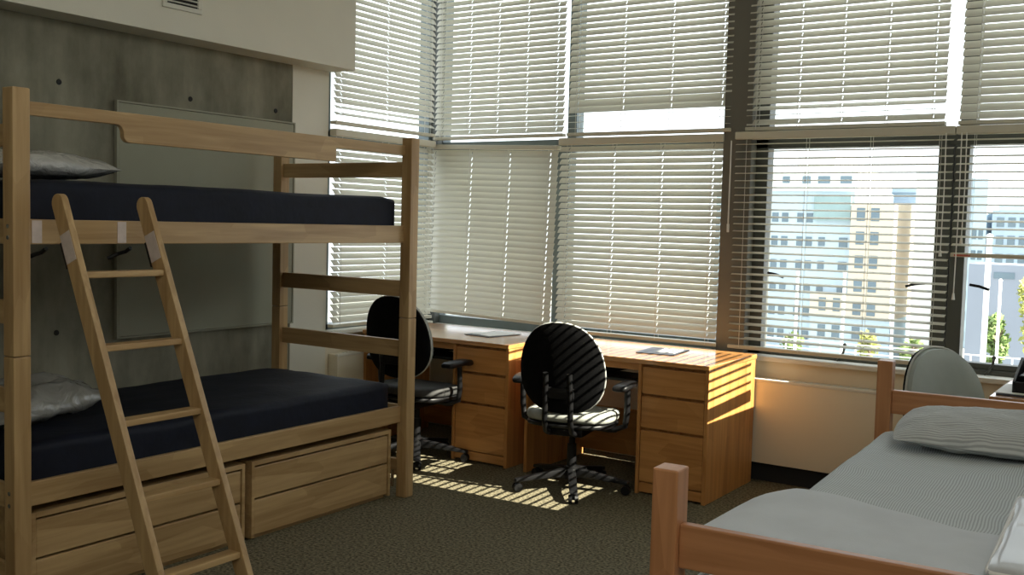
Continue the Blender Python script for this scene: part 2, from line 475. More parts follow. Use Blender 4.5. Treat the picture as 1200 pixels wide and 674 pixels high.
w4 = empty('window_4', (0, 0, 0), kind='structure')   # high window of the right wall
bars('', [(XR + .08, XR + .16, RW0, RW1, RZ0, RZ0 + .04), (XR + .08, XR + .16, RW0, RW1, RZ1 - .04, RZ1), (XR + .08, XR + .16, RW0, RW0 + .05, RZ0, RZ1), (XR + .08, XR + .16, RW1 - .05, RW1, RZ0, RZ1)], None).build('frame', M['frame_metal'], w4)
MB().box(XR + .117, XR + .123, RW0 + .05, RW1 - .05, RZ0 + .04, RZ1 - .04, 0).build('glass', M['glass'], w4)
struct(MB().box(-2.445, -2.265, 5.915, 6.12, 0.72, ZC, 0.004), 'column', M['column'])
struct(MB().box(-4.73, -4.665, 5.945, 6.0, .72, 3.9, .003), 'corner_column', M['frame_metal'])
struct(MB().box(-4.70, XR, 5.875, 6.0, .715, .742, .004), 'window_sill_back', M['sill'])
struct(MB().box(-4.74, -4.64, 4.85, 5.9, .74, .765, .004), 'window_sill_left', M['sill'])

# ------------------------------------------------------------------ bunk bed
PX0, PX1 = -3.55, -3.484       # front posts
BX0, BX1 = -4.525, -4.459      # back posts
PYN, PYF = 2.028, 4.218        # near edge of near and far posts
PW = 0.066
bk = empty('bunk_bed', (-4.0, 3.15, 0), label='tall light wood bunk bed standing along the bare concrete wall', cat='bunk bed')
bo = (-4.0, 3.15, 0)
for (xa, xb) in ((PX0, PX1), (BX0, BX1)):
    for ya in (PYN, PYF):
        MB().box(xa, xb, ya, ya + PW, 0, .972, .005).build('post', wood('maple', 'z'), bk, origin=bo)
        MB().box(xa, xb, ya, ya + PW, .974, 1.931, .005).build('post', wood('maple', 'z'), bk, origin=bo)
for (z0, z1) in ((.408, .498), (1.375, 1.466)):
    MB().box(-3.551, -3.526, PYN + PW, PYF, z0, z1, .004).build('side_rail', wood('maple', 'y'), bk, origin=bo)
    MB().box(-4.49, -4.465, PYN + PW, PYF, z0, z1, .004).build('side_rail', wood('maple', 'y'), bk, origin=bo)
    MB().box(-4.465, -3.551, PYN + PW, PYF, z0 + .01, z0 + .03, .002).build('mattress_platform', M['wood_end'], bk, origin=bo)
# guard rail with its deeper middle and rounded steps
z_t, z_n, z_w = 1.890, 1.840, 1.773
y0, ya, yb, y1 = PYN + PW, 2.50, 3.695, PYF
pts = [(y0, z_t), (y1, z_t), (y1, z_n), (yb, z_n)]
pts += [(yb, z_w)]
r_ = .03
pts += [(ya + r_ + .005, z_w)]
for k in range(1, 6):
    a = k / 6 * math.pi / 2
    pts.append((ya + r_ + .005 - r_ * math.sin(a), z_w + r_ - r_ * math.cos(a)))
for k in range(0, 6):
    a = k / 6 * math.pi / 2
    pts.append((ya + .005 - r_ * (1 - math.cos(a)), z_n - r_ + r_ * math.sin(a)))
pts += [(ya + .005 - r_, z_n), (y0, z_n)]
MB().prism(pts, 'x', -3.551, -3.526, .003).build('guard_rail', wood('maple', 'y'), bk, origin=bo)
for yy in (PYN + .02, PYF + .02):
    for (z0, z1) in ((.11, .20), (.408, .498), (.76, .85), (1.085, 1.172), (1.375, 1.466), (1.724, 1.806)):
        MB().box(BX1, PX0, yy, yy + .026, z0, z1, .004).build('end_rail', wood('maple', 'x'), bk, origin=bo)
for z in (.43, .475, 1.40, 1.44):
    MB().cyl((-3.517, PYN - .002, z), (-3.517, PYN + .004, z), .008, .008, 12).build('bolt', M['chrome'], bk, origin=bo)
MB().box(-3.56, -3.553, 4.186, 4.205, .06, .15, .001).build('sun_sliver_plate', M['chrome'], bk, origin=bo)  # bright bracket plate standing in for a sliver of sun by the post

def wob(amp, sc_, seed=0):
    def f(q):
        n = mnoise.noise(Vector((q.x * sc_ + seed, q.y * sc_, q.z * sc_)))
        return (q.x, q.y, q.z + amp * n)
    return f
tag(MB().soft(-4.462, -3.556, 2.115, 4.195, 1.408, 1.615, .035, 22, wob(.008, 3, 2)).build('mattress', M['navy'], smooth=60, origin=(-4.0, 3.15, 1.408)),
    'navy blue mattress on the upper bunk', 'mattress', 'navy mattresses of the bunk bed')
def lowm(q):
    n = mnoise.noise(Vector((q.x * 2.3, q.y * 2.0, 5.0))) * .014 + mnoise.noise(Vector((q.x * 7, q.y * 6, 1.0))) * .006
    return (q.x, q.y, q.z + (n if q.z > .55 else 0))
tag(MB().soft(-4.462, -3.556, 2.10, 4.17, .442, .628, .035, 30, lowm).build('mattress', M['navy'], smooth=60, origin=(-4.0, 3.15, .442)),
    'wrinkled navy blue mattress on the lower bunk, above the drawers', 'mattress', 'navy mattresses of the bunk bed')

def pillow_mesh(lx, ly, t, seed=0, nu=30, nv=22, wr=.006, pinch=.6):
    mb = MB()
    bm = mb.bm
    grid = {}
    for side in (1, -1):
        for i in range(nu + 1):
            for j in range(nv + 1):
                u = -1 + 2 * i / nu; v = -1 + 2 * j / nv
                edge = i in (0, nu) or j in (0, nv)
                if side == -1 and edge: grid[(side, i, j)] = grid[(1, i, j)]; continue
                h = ((1 - abs(u) ** 2.6) ** pinch) * ((1 - abs(v) ** 2.6) ** pinch)
                x = u * lx / 2 * (1 - .06 * (v * v)); y = v * ly / 2 * (1 - .06 * (u * u))
                n = mnoise.noise(Vector((u * 3 + seed, v * 3, side * 2.0))) + .5 * mnoise.noise(Vector((u * 8 + seed, v * 8, side * 3.0)))
                z = side * h * t / 2 + n * wr * min(1, h * 2)
                if side == -1: z *= .75
                grid[(side, i, j)] = bm.verts.new((x, y, z))
    for side in (1, -1):
        for i in range(nu):
            for j in range(nv):
                q = [grid[(side, i, j)], grid[(side, i + 1, j)], grid[(side, i + 1, j + 1)], grid[(side, i, j + 1)]]
                if side == -1: q.reverse()
                bm.faces.new(q)
    return mb
p = pillow_mesh(.42, .62, .13, 1, wr=.010).build('pillow', M['film'], smooth=80)
p.location = (-3.92, 2.35, 1.672)
tag(p, 'white pillow in clear plastic on the upper bunk', 'pillow', 'plastic-wrapped bedding on the bunk bed')
p = pillow_mesh(.44, .56, .17, 7, wr=.022).build('pillow', M['film_grey'], smooth=80)
p.location = (-4.02, 2.38, .705); p.rotation_euler = (R(5), R(4), R(4))
tag(p, 'crinkled shiny plastic bag of bedding on the lower bunk', 'pillow', 'plastic-wrapped bedding on the bunk bed')

# ladder ---------------------------------------------------------------
lad = empty('bunk_ladder', (-2.76, 2.345, 0), label='light wood ladder leaning on the upper bunk rail', cat='ladder')
lo = (-2.76, 2.345, 0)
lean = math.atan2(.66, 1.57)
def lad_m(y):   # local ladder frame: along = up the rail
    return Matrix.Translation((-2.745, y, 0)) @ Matrix.Rotation(-math.atan2(.675, 1.545), 4, 'Y')
LEN = 1.70
for yy in (2.150, 2.505):
    mb = MB()
    n = 10
    pts = [(-.034, .0), (.034, .0)] + [(.034 * math.cos(a * math.pi / n), LEN - .034 + .034 * math.sin(a * math.pi / n)) for a in range(n + 1)]
    # outline in local (x,z), extruded along y
    mb.prism(pts, 'y', 0, .026, .003)
    bmesh.ops.transform(mb.bm, matrix=lad_m(yy), verts=mb.bm.verts)
    # foot cut level with the floor
    bmesh.ops.bisect_plane(mb.bm, geom=mb.bm.verts[:] + mb.bm.edges[:] + mb.bm.faces[:], plane_co=(0, 0, 0.001), plane_no=(0, 0, -1), clear_outer=True)
    bmesh.ops.holes_fill(mb.bm, edges=[e for e in mb.bm.edges if e.is_boundary])
    rail = mb.build('rail', wood('maple', 'z'), lad, origin=lo)
    hk = MB()
    hk.box(-.050, -.036, .004, .022, LEN - .27, LEN - .17, .002)
    bmesh.ops.transform(hk.bm, matrix=lad_m(yy), verts=hk.bm.verts)
    hk.build('hook_plate', M['black_plastic'], lad, origin=lo)
    hk = MB()
    hk.tube([(-3.50, yy + .013, 1.36), (-3.53, yy + .013, 1.345), (-3.575, yy + .013, 1.335), (-3.60, yy - .02, 1.315)], .008, 8)
    hk.build('hook', M['black_plastic'], lad, origin=lo)
    pd = MB().box(-.030, .030, -.0015, .001, LEN - .26, LEN - .15, 0)
    bmesh.ops.transform(pd.bm, matrix=lad_m(yy), verts=pd.bm.verts)
    pd.build('felt_pad', M['white_pad'], lad, origin=lo)['label'] = 'pale pad'
    b2 = MB().box(-3.528, -3.5245, yy - .027, yy + .012, 1.379, 1.462, 0).build('felt_pad', M['white_pad'], bk, origin=bo)
    b2['label'] = 'pale pad'
for z in (1.285, 1.032, .780, .530, .278):
    x = -2.745 - z * .675 / 1.545
    mb = MB().box(-.030, .030, 2.176, 2.505, -.0115, .0115, .004)
    bmesh.ops.transform(mb.bm, matrix=Matrix.Translation((x, 0, z - .012)), verts=mb.bm.verts)
    mb.build('rung', wood('maple', 'y'), lad, origin=lo)

# under-bed drawer chests -------------------------------------------------
def chest(ya, yb, label):
    t = empty('underbed_drawer_chest', (-3.85, (ya + yb) / 2, 0), label=label, cat='drawer chest', group='drawer chests under the bunk')
    o = (-3.85, (ya + yb) / 2, 0)
    mb = MB()
    xf = -3.556
    mb.box(-4.35, xf, ya, ya + .018, .012, .372, .002); mb.box(-4.35, xf, yb - .018, yb, .012, .372, .002)
    mb.box(-4.35, xf, ya + .018, yb - .018, .350, .372, .002); mb.box(-4.35, xf - .03, ya + .018, yb - .018, .0, .02, .002)
    mb.box(-4.35, -4.33, ya + .018, yb - .018, .02, .35, 0)
    mb.build('body', wood('maple', 'y'), t, origin=o)
    for (z0, z1) in ((.195, .340), (.022, .186)):
        MB().box(xf - .030, xf - .006, ya + .021, yb - .021, z0, z1, .005).box(-4.30, xf - .03, ya + .03, yb - .03, z0, z1 - .03, 0).build('drawer', wood('maple', 'y'), t, origin=o)
chest(2.135, 3.165, 'light wood drawer chest under the near half of the bunk, behind the ladder')
chest(3.205, 4.178, 'light wood drawer chest under the far half of the bunk, clear of the ladder')

# ------------------------------------------------------------------ pinboard, vent
pb = empty('pinboard', (XL, 3.9, .83), label='large grey-green board fixed on the concrete wall behind the bunk bed', cat='board')
po = (XL, 3.9, .83)
MB().box(XL + .004, XL + .025, 3.295, 4.522, .848, 2.065, .003).build('panel', M['pinboard'], pb, origin=po)
eb = MB()
eb.box(XL + .004, XL + .028, 3.280, 3.293, .836, 2.077, .002); eb.box(XL + .004, XL + .028, 4.524, 4.536, .836, 2.077, .002)
eb.box(XL + .004, XL + .028, 3.293, 4.524, .836, .846, .002); eb.box(XL + .004, XL + .028, 3.293, 4.524, 2.067, 2.077, .002)
eb.build('edge_trim', M['pinboard'], pb, origin=po)
vt = empty('air_vent', (-4.5, 3.545, 2.56), label='white square louvred air vent on the boxed duct', cat='vent')
vo = (-4.5, 3.545, 2.56)
fr = MB()
fr.box(-4.5, -4.488, 3.42, 3.67, 2.56, 2.585, .003); fr.box(-4.5, -4.488, 3.42, 3.67, 2.785, 2.81, .003)
fr.box(-4.5, -4.488, 3.42, 3.447, 2.585, 2.785, .003); fr.box(-4.5, -4.488, 3.643, 3.67, 2.585, 2.785, .003)
fr.build('frame', M['vent_white'], vt, origin=vo)
MB().box(-4.4995, -4.497, 3.447, 3.643, 2.585, 2.785, 0).build('backing', M['black_void'], vt, origin=vo)  # black sheet painted for the darkness behind the louvres
lv = MB()
for k in range(9):
    z = 2.592 + k * .022
    lv.box(-.007, .007, 3.447, 3.643, -.0012, .0012, 0, Matrix.Translation((-4.4925, 0, z + .006)) @ Matrix.Rotation(R(42), 4, 'Y'))
lv.build('louvre', M['vent_white'], vt, origin=vo)

# ------------------------------------------------------------------ desks
def desk(x0, label):
    t = empty('desk', (x0 + .585, 5.46, 0), label=label, cat='desk', group='wooden desks under the windows')
    o = (.585, .35, 0)
    W, D = 1.17, .70
    def b(mb, name, m_, p=None): 
        ob = mb.build(name, m_, p or t)
        return ob
    def mbx(*a, bev=.003):
        a = list(a); a[0] -= o[0]; a[1] -= o[0]; a[2] -= o[1]; a[3] -= o[1]
        return a + [bev]
    oak = lambda ax: wood('oak', ax)
    topm = wood('oak', 'x', True)
    b(MB().box(*mbx(-.004, W + .004, -.006, D, .733, .76, bev=.004)), 'desktop', topm)
    b(MB().box(*mbx(0, .022, .005, D - .01, 0, .733)), 'side_panel', oak('z'))
    b(MB().box(*mbx(.748, .768, .005, D - .01, 0, .733)), 'side_panel', oak('z'))
    b(MB().box(*mbx(W - .022, W, .005, D - .01, 0, .733)), 'side_panel', oak('z'))
    b(MB().box(*mbx(.022, .748, D - .06, D - .04, .05, .34)), 'back_panel', oak('x'))
    b(MB().box(*mbx(.022, .748, .03, .048, .69, .733)), 'apron', oak('x'))
    b(MB().box(*mbx(.768, W - .022, .04, D - .03, .012, .725, bev=0)), 'carcass', oak('z'))
    for (z0, z1) in ((.567, .716), (.377, .552), (.072, .362)):
        d = b(MB().box(*mbx(.771, W - .025, .010, .030, z0, z1, bev=.004)), 'drawer', oak('x'))
    b(MB().box(*mbx(.771, W - .025, .012, .032, .012, .066)), 'plinth', oak('x'))
    # black keyboard arm under the top
    mb = MB()
    mb.soft(.10 - o[0], .70 - o[0], .17 - o[1], .33 - o[1], .640, .675, .017, 8)
    for v in mb.bm.verts: v.tag = False
    mb.soft(.16 - o[0], .745 - o[0], .12 - o[1], .36 - o[1], .600, .626, .012, 8)
    mb.box(*mbx(.34, .46, .30, .50, .625, .735))
    b(mb, 'keyboard_tray', M['black_plastic'])
    return t
desk(-4.605, 'wooden desk in the far corner, ending behind the bunk bed post')
desk(-3.312, 'wooden desk with sunlit side, right of the two side by side')
desk(-0.765, 'wooden desk by the right-hand window beyond the single bed, holding a black tray')

# things on the desks
def sheet(name, pts, z, th, m_, label, cat, group=None):
    c = [sum(p[i] for p in pts) / len(pts) for i in (0, 1)]
    o = MB().prism(pts, 'z', z, z + th).build(name, m_, origin=(c[0], c[1], z))
    return tag(o, label, cat, group)
def quad(cx, cy, w, h, a):
    c, s = math.cos(a), math.sin(a)
    return [(cx + x * c - y * s, cy + x * s + y * c) for x, y in ((-w / 2, -h / 2), (w / 2, -h / 2), (w / 2, h / 2), (-w / 2, h / 2))]
f_ = empty('folder', (-3.83, 5.50, .760), label='dark folder under a white sheet on the corner desk', cat='folder')
MB().prism(quad(0, 0, .22, .30, R(-8)), 'z', 0, .004).build('cover', M['dark_card'], f_)
sheet('paper_sheet', quad(-3.82, 5.53, .20, .27, R(-16)), .764, .002, M['paper'], 'white paper lying on the dark folder on the corner desk', 'paper')
f_ = empty('folder', (-2.60, 5.50, .760), label='dark booklet with pale pages open on the sunlit desk', cat='folder')
MB().prism(quad(0, 0, .23, .31, R(8)), 'z', 0, .005).build('cover', M['dark_card'], f_)
MB().prism(quad(.035, .02, .11, .20, R(8)), 'z', .005, .008).build('page', M['paper'], f_)
# tray on the right desk
f_ = empty('desk_blotter', (-.50, 5.34, .76), label='flat dark folder under the black tray by the right-hand window', cat='folder')
MB().prism(quad(0, 0, .50, .36, 0), 'z', 0, .010).build('cover', M['dark_card'], f_)
MB().prism(quad(-.02, .0, .47, .34, 0), 'z', .010, .013).build('page', M['paper'], f_)
tr = empty('letter_tray', (-.44, 5.36, .773), label='black plastic desk tray by the right-hand window', cat='tray')
mb = MB()
mb.box(-.25, .25, -.15, .15, 0, .008, .003)
mb.prism([(-.15, 0), (.15, 0), (.15, .135), (.09, .14), (-.13, .06), (-.15, .05)], 'x', -.25, -.238, .002)
mb.prism([(-.15, 0), (.15, 0), (.15, .135), (.09, .14), (-.13, .06), (-.15, .05)], 'x', .238, .25, .002)
mb.box(-.238, .238, .14, .15, 0, .13, .003)
mb.box(-.238, .238, -.15, -.14, 0, .05, .003)
mb.build('body', M['black_plastic'], tr)
MB().box(-.225, .225, -.12, .13, .070, .078, .003).build('shelf', M['black_plastic'], tr)
sheet('paper_stack', quad(-.44, 5.36, .42, .22, R(1)), .851, .012, M['paper'], 'white papers inside the black desk tray', 'paper')

# ------------------------------------------------------------------ swivel chairs
def disc(mb, a, bt, bb, y0, y1, bulge0, bulge1, curve, lean, zc, n=40, rings=9, ex=2.35):
    """egg-shaped pad in the xz plane between depths y0 (rear) and y1 (front); a half width, bt/bb half heights up/down"""
    bm = mb.bm
    def pt(t, s, front):
        c, sn = math.cos(t), math.sin(t)
        x = a * math.copysign(abs(c) ** (2 / ex), c) * s
        hz = bt if sn > 0 else bb
        z = hz * math.copysign(abs(sn) ** (2 / ex), sn) * s
        x *= 1 - .10 * (z / bt if z > 0 else z / bb * .6)
        k = math.sqrt(max(0, 1 - s ** 3))
        y = (y1 + bulge1 * k) if front else (y0 - bulge0 * k)
        y += curve * (x / a) ** 2 - lean * z
        return Vector((x, y, zc + z))
    rows = []
    for front in (False, True):
        rr_ = [[bm.verts.new(pt(2 * math.pi * i / n, (k / rings), front)) for i in range(n)] for k in range(1, rings + 1)]
        c = bm.verts.new(pt(0, 0, front))
        for i in range(n):
            bm.faces.new((c, rr_[0][i], rr_[0][(i + 1) % n]) if not front else (c, rr_[0][(i + 1) % n], rr_[0][i]))
        for k in range(rings - 1):
            for i in range(n):
                q = (rr_[k][i], rr_[k + 1][i], rr_[k + 1][(i + 1) % n], rr_[k][(i + 1) % n])
                bm.faces.new(q if not front else tuple(reversed(q)))
        rows.append(rr_[-1])
    for i in range(n):
        bm.faces.new((rows[0][i], rows[1][i], rows[1][(i + 1) % n], rows[0][(i + 1) % n]))
    bmesh.ops.recalc_face_normals(bm, faces=bm.faces)
    return [pt(2 * math.pi * i / n, 1.0, False) for i in range(n)], [pt(2 * math.pi * i / n, 1.0, True) for i in range(n)]

def chair(loc, rz, label, seat_m, front_m, back_h=.72, seat_z=.47, base_rot=0.0, arm=True):
    """faces local +y"""
    t = empty('office_chair', loc, rz, label, 'office chair', 'swivel chairs in the room')
    bp_ = M['black_plastic']
    mb = MB()
    mb.cyl((0, 0, .065), (0, 0, .135), .045, .038, 20)
    cs = []
    for k in range(5):
        a = base_rot + k * 2 * math.pi / 5
        d = Vector((math.cos(a), math.sin(a), 0))
        q = Matrix.Rotation(a, 4, 'Z')
        pts = [(.02, .072), (.02, .122), (.12, .112), (.33, .074), (.335, .058), (.12, .075)]
        m2 = MB(); m2.prism(pts, 'y', -.022, .022, .004)
        bmesh.ops.transform(m2.bm, matrix=q, verts=m2.bm.verts)
        tmp = bpy.data.meshes.new('tmp'); m2.bm.to_mesh(tmp); m2.bm.free(); mb.bm.from_mesh(tmp); bpy.data.meshes.remove(tmp)
        cs.append((d, a))
    mb.build('base', bp_, t, smooth=35)
    for d, a in cs:
        c = d * .318
        m2 = MB()
        side = Vector((-d.y, d.x, 0))
        for s in (-1, 1):
            p0 = c + side * s * .008 + Vector((0, 0, .027)); p1 = c + side * s * .026 + Vector((0, 0, .027))
            m2.cyl(p0, p1, .027, .024, 18)
        m2.cyl(c + Vector((0, 0, .027)), c + Vector((0, 0, .066)), .010, .010, 10)
        m2.cyl(c - side * .026 + Vector((0, 0, .027)), c + side * .026 + Vector((0, 0, .027)), .006, .006, 8)
        m2.build('caster', bp_, t, smooth=40)
    MB().cyl((0, 0, .12), (0, 0, .26), .028, .026, 18).cyl((0, 0, .26), (0, 0, seat_z - .08), .018, .018, 16).build('gas_column', bp_, t, smooth=40)
    mb = MB().box(-.11, .11, -.16, .14, seat_z - .115, seat_z - .07, .012)
    mb.tube([(.10, .02, seat_z - .09), (.20, .03, seat_z - .10), (.25, .03, seat_z - .095)], .008, 8)
    mb.build('mechanism', bp_, t, smooth=40)
    # seat: shell and cushion, both rounded in plan
    def plan(q, z0, z1, rx, ry, cyy):
        u, v = (q.x) / rx, (q.y - cyy) / ry
        n = (abs(u) ** 3 + abs(v) ** 3) ** (1 / 3)
        mx = max(abs(u), abs(v))
        if mx > 1e-6:
            k = mx / n
            u, v = u * k, v * k
        z = q.z + .012 * v * v * (1 if v < 0 else -1.4) - .010 * (1 - u * u) * (q.z > (z0 + z1) / 2)
        return (u * rx, cyy + v * ry, z)
    z0, z1 = seat_z - .075, seat_z - .038
    MB().soft(-.245, .245, -.215, .245, z0, z1, .016, 14, lambda q: plan(q, z0, z1, .245, .23, .015)).build('seat_shell', bp_, t, smooth=60)
    z0b, z1b = seat_z - .045, seat_z + .022
    MB().soft(-.25, .25, -.22, .25, z0b, z1b, .03, 16, lambda q: plan(q, z0b, z1b, .25, .235, .015)).build('seat', seat_m, t, smooth=60)
    # back
    bc = back_h
    mb = MB()
    rear, front = disc(mb, .240, .252, .25, -.250, -.232, .016, .0, .035, .16, bc)
    mb.build('back_shell', M['black_fabric'], t, smooth=60)
    mb = MB()
    disc(mb, .235, .247, .245, -.232, -.205, .0, .018, .035, .16, bc)
    mb.build('backrest', front_m, t, smooth=60)
    MB().tube(front, .0055, 6, closed=True).build('piping', M['piping'], t, smooth=60)
    mb = MB()
    for s in (-1, 1):
        x = s * .075
        mb.tube([(x, -.02, seat_z - .09), (x, -.16, seat_z - .10), (x, -.235, seat_z - .075), (x * .98, -.265, seat_z - .01), (x * .95, -.262, bc - .17), (x * .9, -.285, bc - .02)], .016, 8)
    mb.box(-.09, .09, -.275, -.255, bc - .16, bc - .10, .006)
    mb.build('back_bracket', bp_, t, smooth=50)
    if arm:
        for s in (-1, 1):
            mb = MB()
            mb.tube([(s * .12, .02, seat_z - .085), (s * .24, .02, seat_z - .085), (s * .30, .02, seat_z - .06), (s * .31, .02, seat_z + .02), (s * .31, .01, seat_z + .16)], .017, 8)
            mb.build('arm_post', bp_, t, smooth=50)
            mb = MB().soft(s * .31 - .042, s * .31 + .042, -.11, .14, seat_z + .155, seat_z + .192, .018, 10,
                           lambda q: (q.x + s * -.02 * ((q.y - .015) / .125) ** 2, q.y, q.z - .012 * ((q.y - .015) / .125) ** 2))
            mb.build('armrest', bp_, t, smooth=60)
    return t
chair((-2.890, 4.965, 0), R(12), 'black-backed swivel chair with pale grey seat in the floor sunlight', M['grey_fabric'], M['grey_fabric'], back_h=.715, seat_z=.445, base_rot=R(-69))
chair((-4.03, 4.98, 0), R(2), 'black-backed swivel chair in the shade behind the far bunk post', M['shaded_seat'], M['grey_fabric'], back_h=.785, seat_z=.46, base_rot=R(20))
chair((-0.745, 4.78, 0), R(-120), 'grey swivel chair turned to the room by the window, behind the single bed', M['grey_vinyl'], M['grey_vinyl'], back_h=.73, seat_z=.46, base_rot=R(10), arm=False)

# ------------------------------------------------------------------ single bed in front
BR = R(2.7)
BL = (-.945, 1.968, 0)
bed = empty('single_bed', BL, BR, 'reddish wood single bed in front, beside the camera', 'bed')
BW, BLn = 1.02, 2.25
ch = lambda ax: wood('cherry', ax)
for x in (0, BW - .058):
    for y in (0, BLn):
        MB().box(x, x + .058, y, y + .064, 0, .985, .004).build('post', ch('z'), bed)
for y in (.018, BLn + .018):
    MB().box(.058, BW - .058, y, y + .028, .773, .868, .004).build('end_rail', ch('x'), bed)
    MB().box(.058, BW - .058, y, y + .028, .49, .58, .004).build('end_rail', ch('x'), bed)
for x in (.014, BW - .042):
    MB().box(x, x + .028, .064, BLn, .49, .59, .004).build('side_rail', ch('y'), bed)
MB().box(.042, BW - .042, .064, BLn, .52, .54, .002).build('mattress_platform', M['wood_end'], bed)

def top_z(x, y):
    z = .722 + .010 * mnoise.noise(Vector((x * 2.2, y * 1.8, 3.0))) + .004 * mnoise.noise(Vector((x * 7, y * 7, 9.0)))
    return z
def sheetfn(q):
    if q.z > .63:
        return (q.x, q.y, q.z - .722 + top_z(q.x, q.y))
    return tuple(q)
mt_ = MB().soft(.025, .985, .066, 2.24, .545, .722, .06, 34, sheetfn).build('mattress', M['stripe_sheet'], smooth=70)
mt_.location = BL; mt_.rotation_euler = (0, 0, BR)
tag(mt_, 'thick mattress in a fine grey striped sheet on the single bed', 'mattress')
# plain blanket across the foot, hanging over the left edge
def edge_y(x):
    pts = [(-.12, .60), (-.08, .78), (-.03, .90), (.05, .965), (.18, .955), (.35, .90), (.55, .84), (.8, .80), (1.0, .78)]
    if x <= pts[0][0]: return pts[0][1]
    for (a, b), (c, d) in zip(pts, pts[1:]):
        if x <= c:
            t = (x - a) / (c - a); t = t * t * (3 - 2 * t) * .5 + t * .5
            return b + (d - b) * t
    return pts[-1][1]
mb = MB()
NU, NV = 46, 26
def bpt(i, j, off):
    u, v = i / NU, j / NV
    xl = .115 - .235 * min(1, v * 1.25) ** .8
    x = xl + (.98 - xl) * u
    y = .072 + (edge_y(x) - .072) * v
    z = top_z(max(x, .03), y) + .008
    if x < .06: z -= (.06 - x) ** 2 * 1.9
    n = .006 * mnoise.noise(Vector((x * 4, y * 4, 4)))
    if j == NV: z -= .002
    return Vector((x, y, z + n + off))
top = [[mb.bm.verts.new(bpt(i, j, .012)) for j in range(NV + 1)] for i in range(NU + 1)]
bot = [[mb.bm.verts.new(bpt(i, j, -.001)) for j in range(NV + 1)] for i in range(NU + 1)]
for i in range(NU):
    for j in range(NV):
        mb.bm.faces.new((top[i][j], top[i + 1][j], top[i + 1][j + 1], top[i][j + 1]))
        mb.bm.faces.new((bot[i][j], bot[i][j + 1], bot[i + 1][j + 1], bot[i + 1][j]))
for i in range(NU):
    mb.bm.faces.new((top[i][NV], top[i + 1][NV], bot[i + 1][NV], bot[i][NV]))
    mb.bm.faces.new((top[i + 1][0], top[i][0], bot[i][0], bot[i + 1][0]))
for j in range(NV):
    mb.bm.faces.new((top[0][j], top[0][j + 1], bot[0][j + 1], bot[0][j]))
    mb.bm.faces.new((top[NU][j + 1], top[NU][j], bot[NU][j], bot[NU][j + 1]))
bl = mb.build('blanket', M['blanket'], smooth=60)
bl.location = BL; bl.rotation_euler = (0, 0, BR)
tag(bl, 'plain light grey blanket spread across the foot of the single bed', 'blanket')
rot = Matrix.Rotation(BR, 4, 'Z')
def bedloc(x, y, z):
    v = Matrix.Translation(BL) @ rot @ Vector((x, y, z)); return v
pl = pillow_mesh(.74, .42, .135, 12, wr=.012).build('pillow', M['stripe_pillow'], smooth=80)
pl.location = bedloc(.50, 2.02, .785); pl.rotation_euler = (R(8), 0, BR)
tag(pl, 'grey striped pillow at the head of the single bed', 'pillow')
pk = empty('bedding_package', bedloc(.82, .785, .752), BR, 'flat pale plastic package with white edging on the single bed', 'package')
MB().soft(-.205, .17, -.385, .385, 0, .020, .009, 14, lambda q: (q.x, q.y, q.z + .008 * mnoise.noise(Vector((q.x * 6, q.y * 5, 2))))).build('sleeve', M['package'], pk, smooth=60)
def rrect(x0, x1, y0, y1, r, z, n=5):
    out = []
    for (cx, cy_, a0) in ((x1 - r, y1 - r, 0), (x0 + r, y1 - r, 90), (x0 + r, y0 + r, 180), (x1 - r, y0 + r, 270)):
        for k in range(n + 1):
            a = R(a0 + 90 * k / n); out.append((cx + r * math.cos(a), cy_ + r * math.sin(a), z))
    return out
MB().tube(rrect(-.203, .168, -.383, .383, .02, .014), .0055, 6, closed=True).build('piping', M['white_plastic'], pk, smooth=60)
MB().box(-.115, -.107, -.37, .37, .016, .0235, .002).build('seam', M['white_plastic'], pk)

# ------------------------------------------------------------------ convector covers
def convector(name, loc, rz, L, label, D=.11):
    t = empty(name, loc, rz, label, 'heater', 'convector heaters under the windows')
    # local: x along, front faces -y
    MB().box(0, L, -D, 0, .115, .612, .006).build('cover', M['heater'], t, smooth=30)
    MB().box(0.01, L - .01, -D + .05, 0, 0, .115, 0).build('plinth', M['black_void'], t)  # black colour stands for the shade in the recessed toe gap
    g = MB()
    n = int((L - .2) / .035)
    for k in range(n):
        g.box(.1 + k * .035, .1 + k * .035 + .022, -D + .03, -.03, .611, .6145, 0)
    g.build('grille', M['white_plastic'], t)
    MB().box(.0, L, -D - .003, -D + .02, .598, .616, .004).build('top_lip', M['sill'], t)
    return t
convector('convector_heater', (-2.40, 5.925, 0), 0, 2.85, 'long cream convector heater under the open-blind window')
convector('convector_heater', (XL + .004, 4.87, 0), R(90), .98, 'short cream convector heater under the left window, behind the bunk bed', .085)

# ------------------------------------------------------------------ venetian blinds
def slat_row(bm, x0, x1, y, z, w, tilt, sag=0.0035, seg=4, holes=()):
    """one slat; tilt>0 raises the outer (+y) edge"""
    xs = [x0]
    for h in holes: xs += [h - .0022, h + .0022]      # routed cord holes
    xs.append(x1)
    c, s = math.cos(tilt), math.sin(tilt)
    rows = []
    for k in range(seg + 1):
        u = -1 + 2 * k / seg
        yy, zz = u * w / 2, sag * (1 - u * u)
        rows.append([bm.verts.new((x, y + yy * c - zz * s, z + yy * s + zz * c)) for x in xs])
    for k in range(seg):
        for i in range(len(xs) - 1):
            if i % 2 == 1 and k in (seg // 2 - 1, seg // 2): continue
            f = bm.faces.new((rows[k][i], rows[k][i + 1], rows[k + 1][i + 1], rows[k + 1][i])); f.smooth = True

